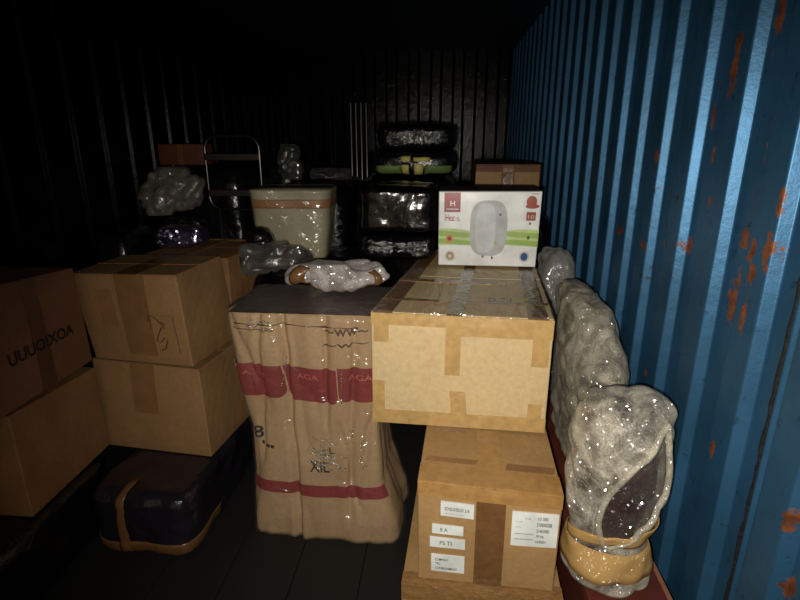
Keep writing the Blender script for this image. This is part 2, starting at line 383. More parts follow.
def weld():
    random.seed(4); pts = []
    for i in range(90):
        z = .02 + 2.35 * i / 89; pts.append(Vector((XR + .026, 1.036 + random.uniform(-.004, .004), z)))
    o = link('weld_seam', tube_mesh('weld_seam', pts, .0062, 6), M_SEAM, wr, True); o['label'] = 'dark cracked weld seam'
    # the next sheet starts with a folded lip right at the seam
    sec = [(XR + .0275, .978), (XR + .001, .989), (XR - .0005, .992), (XR + .001, .996), (XR + .0275, 1.024)]
    v, f = grid(lambda i, j: Vector((sec[i][0], sec[i][1], [0, ZC][j])), 4, 1)
    link('sheet_lip', mesh('sheet_lip', v, f), M_RIGHT, wr)
weld()
# ceiling, floor planks, door posts
o = struct(link('ceiling', box_mesh('ceiling', XL - .07, XR + .07, YD, YB + .08, ZC - .002, ZC + .03), M_CEIL))
M_FLOOR = plain('floor_plywood', (17, 14, 13), .75, bump=(9, .4, .01))
fl = struct(link('floor', box_mesh('floor', XL - .07, XR + .07, YD, YB + .08, -.06, -.02), M_FLOOR))
pw = (XR - XL + .07) / 10
pm = box_mesh('plank', -pw / 2 + .002, pw / 2 - .002, YD, YB + .03, -.02, 0, .002); pm.materials.append(M_FLOOR)
for i in range(10):
    p = link('plank', pm, M_FLOOR, fl); p.location = (XL - .035 + pw * (i + .5), 0, 0)
struct(link('trim_1', box_mesh('trim_1', XR - .005, XR + .06, YD - .06, YD, 0, ZC), M_RIGHT))
struct(link('trim_2', box_mesh('trim_2', XL - .06, XL + .005, YD - .06, YD, 0, ZC), M_LEFT))

# ------------------------------------------------------------------ shared materials
K_PALE = cardboard('kraft_pale', (200, 174, 130), (206, 180, 135), 1.0)
K_TAN = cardboard('kraft_tan', (168, 133, 88), (156, 122, 78), 2.3)
K_BROWN = cardboard('kraft_brown', (150, 115, 76), (136, 102, 64), 4.1)
K_BROWN2 = cardboard('kraft_brown_grubby', (150, 110, 72), (128, 92, 58), 7.7)
K_RED = cardboard('kraft_reddish', (126, 86, 62), (110, 74, 54), 5.2)
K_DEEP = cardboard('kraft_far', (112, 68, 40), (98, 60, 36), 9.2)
TAPE_K = plain('packing_tape_pale', (188, 153, 98), .3, bump=(40, .3, .004))
TAPE = plain('packing_tape', (166, 126, 74), .28, bump=(40, .35, .004))
TAPE_D = plain('packing_tape_dark', (116, 82, 50), .25, bump=(40, .4, .004))
TAPE_S = plain('packing_tape_shiny', (144, 108, 66), .16, bump=(55, .8, .006))
INK = plain('black_ink', (22, 18, 18), .6)
INK_G = plain('grey_ink', (105, 104, 102), .6)
INK_F = plain('faint_ink', (168, 170, 168), .6)
PAPER = plain('sticker_paper', (226, 230, 226), .5)
BLACKP = crinkle('black_film', (9, 8, 8), .14, 8, .32, .02)
BLACKP2 = crinkle('black_film_fine', (11, 10, 11), .15, 20, .6, .02)
BLACKP3 = crinkle('black_film_loose', (15, 13, 13), .2, 8, .45, .03)
FILM = clearfilm('stretch_film', .05, .02, (5, 5, 15), .14)
FILM2 = clearfilm('stretch_film_loose', .10, .05, (14, 14, 14))
FILMTOP = clearfilm('stretch_film_flat', .10, .02, (16, 5, 16), .2)

# ------------------------------------------------------------------ right-hand carton tower
def carton(name, label, hx, mat, group=None, flaps=True, flapmat=None, gap=.006):
    t = thing(name, label, 'box', hx.base, group)
    hx.body(t, mat)
    if flaps:
        hx.slab(t, 'flap', flapmat or mat, 'top', .004, .996, .004, .5 - gap, .003)
        hx.slab(t, 'flap', flapmat or mat, 'top', .004, .996, .5 + gap, .996, .003)
    return t
# base carton
hm = Hex((-.095, 1.195, 0), (.455, .86, .272), -3, bulge=.004, seed=3)
m_ = carton('carton', 'tan carton at the bottom, under the carton with four small white stickers', hm, K_TAN, 'right-hand tower of cartons')
hm.slab(m_, 'tape', TAPE_S, 'front', 0, 1, .80, 1.0, .002, wob=.003)
hm.slab(m_, 'tape', TAPE_S, 'top', 0, 1, 0, .05, .0045, wob=.003)
hm.slab(m_, 'tape', TAPE_D, 'front', .40, .58, 0, .80, .0015)
# labelled carton
hl = Hex((-.048, 1.212, .2785), (.383, .80, .325), -2.5, jit=[(5, (0, -.004, -.006)), (4, (-.004, 0, .006))], bulge=.005, seed=5)
l_ = carton('carton', 'tan carton with white shipping label and small stickers on its front', hl, K_TAN, 'right-hand tower of cartons', flaps=False)
hl.slab(l_, 'flap', K_TAN, 'top', .004, .49, .004, .996, .003)
hl.slab(l_, 'flap', K_TAN, 'top', .50, .996, .004, .996, .003)
hl.slab(l_, 'tape', TAPE_D, 'front', .415, .62, 0, 1, .0016, wob=.001)
hl.slab(l_, 'tape', TAPE, 'top', .42, .60, 0, 1, .0048, wob=.002)
hl.slab(l_, 'tape', TAPE, 'top', 0, 1, 0, .10, .0052, wob=.003)
hl.slab(l_, 'tape', TAPE, 'front', 0, 1, .88, 1, .0026, wob=.002)
hl.slab(l_, 'tape', K_BROWN2, 'top', .02, .40, .12, .15, .0042, shear=.03, label='dark strip painted for a shadowed crease on the top')  # no tape here: shadow and crease across the top put into colour
hl.slab(l_, 'tape', K_BROWN2, 'top', .62, .97, .11, .15, .0042, shear=.02)  # second strip of painted shadow and crease
hl.slab(l_, 'tape', TAPE_S, 'top', .08, .33, .33, .38, .0042, wob=.002)
def sticker(face_u0, u1, v0, v1, lines, torn=0.0, tag_=None):
    s_ = hl.slab(l_, 'sticker', PAPER, 'front', face_u0, u1, v0, v1, .0034, shear=torn, label=tag_)
    for (txt, u, v, h, wd, mt) in lines:
        hl.text(s_, 'lettering', mt, 'front', txt, face_u0 + (u1 - face_u0) * u, v0 + (v1 - v0) * v, (v1 - v0) * h, .0042, (u1 - face_u0) * wd)
sticker(.165, .40, .70, .84, [('SDNS2038230 318', .12, .42, .24, .74, INK_G), ('........... .........', .12, .16, .06, .6, INK_F)], tag_='narrow white sticker with a grey serial number')
sticker(.105, .33, .515, .605, [('8 A', .26, .28, .44, .24, INK_G)], tag_='white sticker strip with torn ends')
sticker(.09, .345, .375, .475, [('PS TI', .28, .30, .42, .34, INK_G)], tag_='white sticker strip with pencil marks')
sticker(.10, .345, .115, .295, [('COMPANY', .12, .66, .14, .40, INK), ('TEL', .12, .42, .13, .16, INK), ('CONSIGNMENT', .12, .14, .14, .66, INK)], tag_='white sticker with three printed lines')
big = [('10 080', .56, .80, .10, .22, INK_G), ('310000308', .54, .62, .11, .32, INK), ('21450000', .54, .44, .10, .28, INK), ('20 kg', .54, .28, .09, .16, INK), ('10/0001', .54, .12, .08, .22, INK),
       ('Order', .28, .80, .07, .14, INK_F), ('Delivery', .08, .70, .07, .14, INK_F), ('Article', .08, .54, .07, .12, INK_F), ('____________', .08, .36, .03, .40, INK_F), ('____________', .08, .20, .03, .40, INK_F)]
sticker(.665, .985, .49, .825, big, tag_='large white shipping label with printed lines')
# big pale carton on top
hk = Hex((-.216, 1.512, .612), (.553, .95, .376), -2.5, jit=[(3, (.10, 0, 0)), (7, (.10, 0, 0)), (2, (.035, 0, 0)), (6, (.035, 0, 0)), (4, (0, 0, .004))], bulge=.005, seed=8, top_sag=.006)
k_ = carton('carton', 'large pale kraft carton on top of the tower, taped along its upper edge', hk, K_PALE, 'right-hand tower of cartons', gap=.004)
T = lambda *a, **k: hk.slab(k_, 'tape', *a, **k)
T(TAPE_K, 'front', 0, .5, .90, 1, .0016, shear=0, wob=.0012)
T(TAPE_K, 'front', .42, 1, .835, 1, .0022, wob=.0012)
T(TAPE_K, 'front', .42, .505, .49, 1, .0032, shear=.0)
T(TAPE_K, 'front', .015, .10, .75, 1, .0030); T(TAPE_K, 'front', .895, .985, .60, 1, .0034)
T(TAPE_K, 'front', 0.003, .075, .02, .40, .0016, shear=-.0); T(TAPE_K, 'front', .47, .56, 0, .34, .0030, shear=-.02); T(TAPE_K, 'front', .895, .97, 0, .26, .0030)
T(TAPE_K, 'front', 0, 1, 0, .13, .0022)
T(TAPE_D, 'top', .42, .51, 0, 1, .0050, wob=.002); T(TAPE_D, 'top', .86, .97, 0, 1, .0046, wob=.002); T(TAPE_D, 'top', .01, .12, 0, 1, .0046, wob=.002)
T(TAPE_D, 'top', 0, 1, .14, .165, .0055, wob=.002); T(TAPE_S, 'top', .0, .75, .40, .44, .0058, wob=.003)
hk.text(k_, 'lettering', INK_G, 'top', 'D.T.I', .64, .17, .05, .0045, .14)
hk.slab(k_, 'film', FILMTOP, 'top', 0, 1, 0, 1, .008, wob=.006, nu=30, nv=30, label='clear stretch film over the top')

# maroon crate along the wall that carries the bubble-wrapped bundles
M_MAROON = plain('maroon_wood', (92, 40, 30), .5, bump=(14, .2, .004))
M_EDGE = plain('pale_edge', (150, 100, 78), .5)
cr = thing('crate', 'low reddish-brown crate on the floor against the blue wall', 'crate', (.51, 1.6, 0))
for nm, a in (('lid', (.405, .622, .98, 2.32, .325, .345)), ('side_panel', (.405, .417, .99, 2.31, 0, .325)), ('side_panel', (.608, .620, .99, 2.31, 0, .325)),
              ('end_panel', (.417, .608, .99, 1.004, 0, .325)), ('end_panel', (.417, .608, 2.296, 2.31, 0, .325))):
    link(nm, box_mesh(nm, a[0] - .51, a[1] - .51, a[2] - 1.6, a[3] - 1.6, a[4], a[5], .002), M_MAROON, cr)
link('edge_strip', box_mesh('edge_strip', .612 - .51, .624 - .51, .98 - 1.6, 2.32 - 1.6, .3445, .349, .001), M_EDGE, cr)['label'] = 'pale worn edge strip'

# ------------------------------------------------------------------ bubble-wrapped bundles
BUB_IN = bubblewrap('bubble_single', .0, .04, (170, 160, 150), wisp=.03, gloss=.10)
BUB_OUT = bubblewrap('bubble_layers', .02, .52, (206, 198, 180))
BUB_GREY = bubblewrap('bubble_thick', .16, .62, (198, 190, 170))
CORE_M = crinkle('maroon_core', (40, 17, 18), .3, 10, .3, .01)
CORE_G = crinkle('grey_core', (84, 74, 60), .4, 10, .3, .01)
def lerp_prof(keys):
    """keys: list of (v, cx, cy, z, hw, hd) -> smooth fn"""
    def fn(v):
        for a, b in zip(keys, keys[1:]):
            if v <= b[0] or b is keys[-1]:
                t = max(0, min(1, (v - a[0]) / (b[0] - a[0]))); t2 = t * t * (3 - 2 * t)
                r = [a[i] + (b[i] - a[i]) * (t if i == 3 else t2) for i in range(1, 6)]
                return (*r, 2.4)
    return fn
# front bundle, standing on the crate's end
f2 = lerp_prof([(0, .475, 1.235, .352, .005, .005), (.02, .475, 1.235, .353, .08, .08), (.06, .475, 1.235, .365, .100, .105), (.16, .475, 1.235, .44, .096, .10), (.22, .475, 1.235, .49, .088, .09), (.32, .476, 1.24, .57, .108, .105),
                (.55, .478, 1.24, .69, .110, .11), (.78, .482, 1.245, .79, .110, .11), (.92, .488, 1.245, .845, .098, .095), (.975, .49, 1.245, .868, .070, .065), (1, .49, 1.245, .872, .004, .004)])
R2 = thing('wrapped_roll', 'upright bubble-wrapped bundle with maroon contents and tape band, nearest the blue wall', 'bundle', (.475, 1.235, .352), 'bubble-wrapped bundles by the wall')
c2 = Loft(f2, amp=.014, fs=9, amp2=.012, fs2=11, seed=2, zmin=.352)
c2.body(R2, CORE_M, 'core', off=-.022)
c2.body(R2, BUB_IN, 'inner_wrap', 72, 60, off=.0)
def keep2(p):
    # the outer layer leaves a slanting opening, pointed at both ends, on the side facing the doors
    s = (p.z - .485) / .36          # 0 at the lower tip, 1 at the upper tip
    if p.y > 1.24 or s < 0 or s > 1: return True
    cx = .446 + .105 * s; half = .068 * math.sin(math.pi * min(1, max(0, s)) ** .8)
    return abs(p.x - cx) > half
c2.body(R2, BUB_OUT, 'outer_wrap', 128, 110, off=.010, keep=keep2)
TAPE_C = clearfilm('tape_over_bubbles', .06, .72, (30, 30, 30), .2, (196, 158, 98))
c2.band(R2, 'tape', TAPE_C, R(150), R(400), .10, .20, .016, slope=.03)
c2.band(R2, 'tape', TAPE_C, R(185), R(350), .235, .285, .018, slope=.09)
# opening's rolled rim
rim = []
for k in range(49):
    a = 2 * math.pi * k / 48; s = .5 - .5 * math.cos(a); sg = 1 if a < math.pi else -1
    x = .446 + .105 * s + sg * .068 * math.sin(math.pi * s ** .8); z = .485 + .36 * s
    best = min(((c2.P(R(th), v, .012)) for th in range(196, 352, 3) for v in [i / 60 for i in range(14, 58)]), key=lambda q: (q.x - x) ** 2 + (q.z - z) ** 2)
    rim.append(Vector((x, best.y, z)))
link('wrap_rim', tube_mesh('wrap_rim', local(R2, rim[:-1]), .008, 8, True), BUB_GREY, R2, True)
# rear bundle, squeezed between the pale carton and the wall
f1 = lerp_prof([(0, .545, 1.80, .352, .005, .005), (.03, .545, 1.80, .355, .06, .2), (.12, .545, 1.80, .40, .082, .28), (.45, .548, 1.81, .62, .088, .33),
                (.70, .548, 1.86, .78, .09, .345), (.88, .545, 1.94, .90, .08, .29), (.97, .54, 1.98, .945, .05, .18), (1, .54, 1.98, .95, .004, .01)])
R1 = thing('wrapped_bundle', 'bulky grey bubble-wrapped bundle wedged between pale carton and blue wall', 'bundle', (.545, 1.8, .352), 'bubble-wrapped bundles by the wall')
c1 = Loft(f1, amp=.018, fs=6, amp2=.010, fs2=12, seed=6, zmin=.352)
c1.body(R1, CORE_G, 'core', off=-.024)
c1.body(R1, BUB_GREY, 'bubble_wrap', 110, 80, off=.002)
c1.band(R1, 'tape', TAPE, R(235), R(262), .30, .52, .006)
# loose crumpled clear bag on the bundle's far end
bg = thing('plastic_bag', 'crumpled clear plastic bag beside the white appliance box', 'bag', (.515, 2.30, .352))
cbg = Loft(bundle_fn(.54, 2.47, .0, .17, .22, 1.0, 3, 5), amp=.02, fs=11, amp2=.01, fs2=30, seed=12, zmin=0)
bg.location = (.54, 2.47, 0)
cbg.body(bg, BLACKP2, 'contents', 40, 30, off=-.01); cbg.body(bg, clearfilm('bag_film', .2, .25, (20, 20, 20)), 'film', 64, 50, off=.004)

# ------------------------------------------------------------------ white water-heater box
WHITE = plain('white_card', (232, 233, 230), .35); DARKCARD = plain('dark_card', (58, 50, 46), .5)
GREEN = plain('print_green', (150, 178, 84), .4); GREEN2 = plain('print_green_pale', (188, 206, 140), .4); REDP = plain('print_red', (150, 28, 40), .4)
GREYP = plain('print_grey', (176, 178, 178), .4); GREYP2 = plain('print_grey_light', (196, 198, 198), .4); RUSTP = plain('print_rust', (158, 66, 36), .4); BLUEP = plain('print_blue', (40, 78, 140), .4); ORANGEP = plain('print_orange', (206, 120, 60), .4); CREAMP = plain('print_cream', (206, 196, 180), .4)
pw0, pw1 = pix(439, 268, Y=2.16), pix(539, 267, Y=2.16)
hw = Hex((pw0.x - .003, 2.135, .999), (pw1.x - pw0.x - .018, .26, .303), -1.0, bulge=.001, seed=11, jit=[(5, (.006, 0, .004)), (4, (-.004, 0, 0))])
W_ = thing('appliance_box', 'white water heater box with green stripe, standing on the pale carton', 'box', hw.base)
hw.body(W_, WHITE, n=8)
hw.slab(W_, 'lid', DARKCARD, 'top', 0, 1, 0, 1, .002, label='dark top of the box')
def disc(face, u, v, ru, rv, mat, name, off, n=28, e=2.0, parent=None):
    pts = [(u, v)]
    for k in range(n):
        a = 2 * math.pi * k / n; c_, s_ = math.cos(a), math.sin(a); r = (abs(c_) ** e + abs(s_) ** e) ** (-1 / e)
        pts.append((u + ru * c_ * r, v + rv * s_ * r))
    vs_ = local(W_, [hw.P(face, a, b, off) for a, b in pts])
    return link(name, mesh(name, vs_, [(0, 1 + k, 1 + (k + 1) % n) for k in range(n)]), mat, W_)
def wave_band(v0, v1, mat, off, amp):
    n = 40
    def fn(i, j):
        u = i / n; pinch = .012 * math.sin(u * 9 + amp * 40); sp = (1 - .35 * math.exp(-((u - .5) / .22) ** 2))
        c = (v0 + v1) / 2 + pinch
        return hw.P('front', u, c + (j - .5) * (v1 - v0) * sp, off)
    v, f = grid(fn, n, 1); link('printed_stripe', mesh('printed_stripe', local(W_, v), f), mat, W_)
wave_band(.27, .50, GREEN2, .0016, .01); wave_band(.29, .36, GREEN, .0020, .03); wave_band(.40, .475, GREEN, .0020, .06)
disc('front', .50, .515, .185, .37, GREYP, 'printed_heater', .0026, 40, 3.2)
disc('front', .47, .52, .10, .33, GREYP2, 'printed_heater', .0029, 40, 3.0); disc('front', .61, .70, .012, .018, INK_G, 'printed_knob', .0032)
disc('front', .455, .135, .012, .018, INK_G, 'printed_knob', .0032)
disc('front', .55, .12, .018, .035, INK_G, 'printed_valve', .0032, 3)
hw.slab(W_, 'printed_logo', REDP, 'front', .055, .215, .73, .985, .0024)
lg = [c for c in W_.children if c.name.startswith('printed_logo')][0]
hw.text(lg, 'lettering', WHITE, 'front', 'H', .115, .81, .07, .003, .045); hw.slab(W_, 'printed_line', WHITE, 'front', .075, .2, .765, .775, .0028)
hw.text(W_, 'lettering', REDP, 'front', 'iHeat', .06, .61, .09, .0024, .10); hw.text(W_, 'lettering', INK_G, 'front', '15L', .17, .615, .05, .0024, .045)
disc('front', .11, .375, .035, .05, ORANGEP, 'printed_emblem', .0030); disc('front', .11, .375, .018, .028, REDP, 'printed_emblem', .0034)
disc('front', .12, .135, .052, .075, CREAMP, 'printed_emblem', .0024); disc('front', .12, .135, .036, .052, plain('print_brown', (150, 120, 96), .4), 'printed_emblem', .0028); disc('front', .12, .13, .022, .03, CREAMP, 'printed_emblem', .0032)
disc('front', .875, .14, .052, .075, CREAMP, 'printed_emblem', .0024); disc('front', .875, .14, .036, .055, BLUEP, 'printed_emblem', .0028)
disc('front', .90, .40, .018, .035, plain('print_darkgreen', (70, 90, 50), .4), 'printed_emblem', .0030, 4)
disc('front', .905, .87, .05, .075, RUSTP, 'printed_emblem', .0024); disc('front', .915, .81, .068, .03, RUSTP, 'printed_emblem', .0026); hw.slab(W_, 'printed_emblem', RUSTP, 'front', .865, .955, .625, .735, .0024)
hw.text(W_, 'lettering', CREAMP, 'front', '10', .88, .65, .05, .0030, .06); disc('front', .905, .585, .01, .018, INK_G, 'printed_emblem', .0024)
hw.slab(W_, 'printed_line', INK_G, 'front', .90, .975, .965, .973, .0024)

# ------------------------------------------------------------------ kraft sack with red bands
M_SACK = cardboard('sack_paper', (174, 144, 107), (162, 132, 96), 3.3, .6)
M_BAND = cardboard('sack_red_print', (132, 48, 46), (118, 42, 42), 6.6, .45)
M_PRINTPALE = plain('faded_print', (176, 92, 84), .5)
M_MUD = plain('brown_smear', (84, 50, 36), .6)
keysS = [(0, -.425, 1.83, .002, .295, .185), (.1, -.43, 1.83, .09, .292, .185), (.3, -.452, 1.83, .27, .255, .17), (.5, -.462, 1.83, .46, .250, .168), (.75, -.475, 1.83, .69, .262, .175), (1, -.485, 1.835, .925, .275, .185)]
def fS(v):
    for a, b in zip(keysS, keysS[1:]):
        if v <= b[0] or b is keysS[-1]:
            t = max(0, min(1, (v - a[0]) / (b[0] - a[0]))); t = t if a[0] in (0,) else t
            r = [a[i] + (b[i] - a[i]) * t for i in range(1, 6)]; return (*r, 9.0)
def creases(p):
    if p.y > 1.78: return 0.0
    d = 0.0
    for (x0, sl, wd, dp, za, zb) in ((-.545, -.03, .013, .026, .0, 1.0), (-.40, .02, .010, .016, .45, 1.0), (-.31, .05, .012, .014, .05, .95), (-.66, .06, .012, .016, .3, 1.0), (-.36, -.22, .009, .012, .10, .55), (-.60, -.35, .010, .012, .55, .95), (-.24, .2, .010, .012, .1, .6)):
        if za <= p.z <= zb:
            e = min(1, (p.z - za) / .08 if za > 0 else 1, (zb - p.z) / .08 if zb < .95 else 1)
            q = (p.x - x0 - sl * (p.z - .5) - .012 * noise.noise(Vector((x0 * 9, 0, p.z * 7)))) / wd
            d -= dp * e * math.exp(-q * q)
    return d
S = Loft(fS, rot=-3, amp=.016, fs=7, amp2=.010, fs2=11, seed=21, zs=.22, extra=creases)
s_ = thing('kraft_sack', 'tall kraft paper sack with red printed bands under clear film', 'sack', (-.43, 1.83, 0))
S.body(s_, M_SACK, 'paper', 300, 50)
def th_of(u):   # u 0..1 across the front face
    sx = (2 * u - 1) * .985; y = -(1 - abs(sx) ** 9) ** (1 / 9)
    c = fS(.6); return math.atan2(y, sx)
def sheet(name, mat, uv, nu, nv, off, parent=s_):
    v, f = grid(lambda i, j: (lambda q: S.P(th_of(q[0]), q[1], off))(uv(i / nu, j / nv)), nu, nv)
    return link(name, mesh(name, local(s_, v), f), mat, parent, True)
def panel(u0, u1, va, vb, rad=.05):
    def uv(a, b):
        u = u0 + (u1 - u0) * a; e = min(a, 1 - a) * (u1 - u0); lo = va
        if e < rad: lo = va + (rad - math.sqrt(max(0, rad ** 2 - (rad - e) ** 2))) * .55
        return u, lo + (vb - lo) * b
    return sheet('printed_band', M_BAND, uv, 70, 14, .004)
for (u0, u1, va, vb) in ((.0, .345, .655, .795), (.352, .735, .645, .79), (.742, 1.0, .655, .80)): panel(u0, u1, va, vb)
sheet('printed_band', M_BAND, lambda a, b: (a, .225 + .055 * b - .01 * math.sin(a * 3)), 140, 4, .004)
def sack_text(body, u, v, wd, ht, mat, tilt=0, name='lettering'):
    me = text_mesh(body); xs = [q.co.x for q in me.vertices]; ys = [q.co.y for q in me.vertices]; x0, x1, y0, y1 = min(xs), max(xs), min(ys), max(ys)
    for q in me.vertices:
        a = (q.co.x - x0) / (x1 - x0); b = (q.co.y - y0) / (y1 - y0)
        q.co = S.P(th_of(u + wd * a), v + ht * b + tilt * a, .0065) - Vector(s_.location)
    me.update(); return link(name, me, mat, s_)
sack_text('A NJ', .06, .745, .17, .022, M_PRINTPALE); sack_text('AGA', .45, .742, .16, .024, M_PRINTPALE); sack_text('AGA', .82, .75, .16, .024, M_PRINTPALE)
sack_text('XiL', .47, .335, .15, .05, INK); sack_text('~L', .58, .42, .09, .03, INK); sack_text('8', .045, .46, .06, .055, INK); sack_text('- --', .09, .435, .12, .014, INK, -.01)
sack_text('~ww~', .68, .925, .28, .028, M_MUD, .01, 'smear'); sack_text('~w~', .66, .875, .30, .016, M_MUD, .02, 'smear')
sack_text('~~~~~~', .04, .935, .30, .006, M_MUD, 0, 'smear'); sack_text('~~~~~', .05, .955, .85, .005, M_MUD, .004, 'smear')
# film: sides and a flat sheet over the top
S2 = Loft(fS, rot=-3, amp=.016, fs=7, amp2=.010, fs2=11, seed=21, zs=.22, extra=creases)
S2.body(s_, FILM, 'stretch_film', 150, 60, off=.009)
link('stretch_film', mesh('top_film', *(lambda g: (local(s_, g[0]), g[1]))(grid(lambda i, j: Vector((-.755 + .545 * i / 30 + .03 * j / 14 * 0, 1.655 + .36 * j / 14, .932 + .006 * noise.noise(Vector((i * .7, j * .9, 2))))), 30, 14))), FILM2, s_, True)
link('top_sheet', mesh('top_sheet', *(lambda g: (local(s_, g[0]), g[1]))(grid(lambda i, j: Vector((-.742 + .532 * i / 30 + .02 * j / 14, 1.662 + .365 * j / 14, .9275 + .002 * noise.noise(Vector((i * .7, j * .9, 5))))), 30, 14))), crinkle('brown_film', (62, 46, 38), .35, 14, .5, .01), s_, True)
CREASE = clearfilm('film_crease_gloss', .75, .15, (60, 60, 60), .25)
random.seed(9)
def film_crease(u, v, du, dv):
    pts = [S.P(th_of(u + du * k / 6), v + dv * k / 6 + .006 * math.sin(k * 1.3 + u * 40), .0105) for k in range(7)]
    link('film_crease', tube_mesh('film_crease', local(s_, pts), .0016, 6), CREASE, s_, True)
for k in range(15): film_crease(random.uniform(.46, .66), random.uniform(.37, .52), random.uniform(.06, .2), random.uniform(-.035, -.012))
for k in range(6): film_crease(random.uniform(.16, .32), random.uniform(.935, .975), random.uniform(.04, .09), random.uniform(-.012, .012))
for k in range(5): film_crease(random.uniform(.80, .92), random.uniform(.35, .56), random.uniform(.02, .05), random.uniform(.01, .05))
film_crease(.76, .66, .01, .12); film_crease(.33, .70, .05, .12); film_crease(.0, .80, .05, -.012)

# ------------------------------------------------------------------ left-hand cartons
# black-wrapped bundle under the left stack
def bale(name, label, c, size, mat, n=5, m=6, rot=0, amp=.012, fs=7, seed=0, group=None, nu=64, nv=40, cat='bundle', amp2=.004, fs2=24, lean=(0, 0), part='wrapping'):
    t = thing(name, label, cat, (c[0], c[1], c[2]), group)
    lf = Loft(bundle_fn(c[0], c[1], c[2], size[0], size[1], size[2], n, m, lean), rot, amp, fs, amp2, fs2, seed, zmin=c[2], zmax=c[2] + size[2])
    lf.body(t, mat, part, nu, nv); return t, lf
F_, LF = bale('wrapped_bundle', 'black film-wrapped bundle with brown tape, on the floor in front of the left cartons', (-1.085, 1.855, 0), (.40, .72, .275), crinkle('black_film_glossy', (30, 27, 34), .17, 9, .5, .02), n=9, m=8, rot=-1, amp=.014, fs=9, seed=31, nu=120, nv=70)
LF.band(F_, 'tape', TAPE_D, R(250), R(259), .26, .80, .006)
LF.band(F_, 'tape', TAPE_D, R(180), R(345), .258, .36, .004)
G_, _ = bale('wrapped_bundle', 'long black-wrapped bundle on the floor under the leftmost cartons', (-1.49, 1.28, 0), (.34, .94, .285), BLACKP3, n=8, m=8, amp=.006, seed=33)
hb = Hex((-1.395, 1.80, .278), (.49, .42, .368), -6, jit=[(4, (0, .02, .012)), (5, (-.03, .04, -.006)), (6, (-.03, .02, -.006)), (7, (0, .02, .006))], bulge=.005, seed=13)
b_ = carton('carton', 'brown carton below, second of the left stack, on black-wrapped bundle', hb, K_BROWN, 'left-hand stack of cartons')
hb.slab(b_, 'tape', plain('packing_tape_matt', (136, 100, 64), .4), 'front', .36, .58, .45, 1, .0016)
ha = Hex((-1.432, 1.832, .662), (.455, .33, .348), -4, jit=[(0, (.055, -.01, 0)), (1, (.03, -.03, 0)), (2, (.05, -.02, 0)), (5, (-.01, 0, .006)), (4, (0, 0, -.004)), (6, (0, 0, .01))], bulge=.006, seed=14)
a_ = carton('carton', 'brown carton with scribbled marker on its front, on top of the left stack', ha, K_BROWN, 'left-hand stack of cartons')
TAPE_A = plain('packing_tape_brown', (132, 97, 62), .35)
ha.slab(a_, 'tape', TAPE_A, 'front', .40, .68, .10, 1, .0018, shear=.02); ha.slab(a_, 'tape', TAPE_D, 'top', .42, .64, 0, 1, .0046, wob=.002)
ha.slab(a_, 'tape', TAPE_S, 'top', .0, 1, .49, .52, .0050, wob=.002)
def scribble(hx, parent, face, pts, wd, mat):
    vs_ = []; fs_ = []
    for i, (u, v) in enumerate(pts):
        a = pts[max(0, i - 1)]; b = pts[min(len(pts) - 1, i + 1)]; t = Vector((b[0] - a[0], b[1] - a[1])).normalized() * wd
        vs_ += [hx.P(face, u - t.y, v + t.x, .0024), hx.P(face, u + t.y, v - t.x, .0024)]
    for i in range(len(pts) - 1): fs_.append((2 * i, 2 * i + 1, 2 * i + 3, 2 * i + 2))
    return link('marker_scribble', mesh('marker_scribble', local(parent, vs_), fs_), mat, parent)
MARK = plain('marker', (72, 50, 34), .6)
scribble(ha, a_, 'front', [(.66, .50), (.68, .56), (.73, .55), (.78, .47), (.80, .42), (.81, .47), (.78, .50)], .006, MARK)
scribble(ha, a_, 'front', [(.78, .44), (.74, .36), (.71, .28), (.74, .26), (.79, .32), (.81, .28), (.78, .20), (.73, .17)], .006, MARK)
scribble(ha, a_, 'front', [(.68, .14), (.68, .58), (.90, .56), (.91, .15)], .003, MARK)
ha.slab(a_, 'stain', K_BROWN2, 'front', .20, .36, .42, .84, .0012, label='darker grubby patch')
# leftmost cartons along the wall
hd = Hex((-1.655, 1.345, .290), (.305, .43, .362), 1.0, jit=[(1, (0, 0, -.004)), (5, (0, .0, .012)), (6, (-.01, .01, -.02))], bulge=.004, seed=16)
d_ = carton('carton', 'brown carton at the left wall under the carton with black lettering', hd, K_BROWN2, 'cartons at the left wall')
hc = Hex((-1.655, 1.15, .672), (.305, .625, .40), 1.0, jit=[(5, (0, 0, .02)), (6, (-.01, 0, -.03)), (2, (0, 0, -.0)), (7, (0, 0, -.03))], bulge=.004, seed=17)
c_ = carton('carton', 'reddish-brown carton with black lettering at the left wall', hc, K_RED, 'cartons at the left wall')
hc.text(c_, 'lettering', INK, 'right', 'UUUOIXOA', .385, .35, .11, .002, .50, rot=.05, bold=.03)
hc.slab(c_, 'tape', plain('tape_brown', (92, 58, 40), .35), 'right', .57, .68, 0, 1, .0016)
# carton behind the left stack
e0 = pix(220, 262, Z=.98); 
he = Hex((e0.x - .44, 2.30, .0), (.46, .45, .985), -8, jit=[(4, (0, 0, -.01))], bulge=.005, seed=18)
e_ = carton('carton', 'tall brown carton behind the left stack with shiny taped top', he, K_BROWN2, None)
he.slab(e_, 'tape', TAPE_S, 'top', 0, 1, .90, .96, .005, wob=.002); he.slab(e_, 'tape', TAPE_S, 'top', .40, .50, 0, 1, .0046, wob=.002)

# ------------------------------------------------------------------ things behind the sack
N0, LN0 = bale('wrapped_bundle', 'tall dark wrapped bale standing behind the kraft sack', (-.555, 2.47, 0), (.60, .84, .95), BLACKP2, n=7, m=9, amp=.012, seed=41)
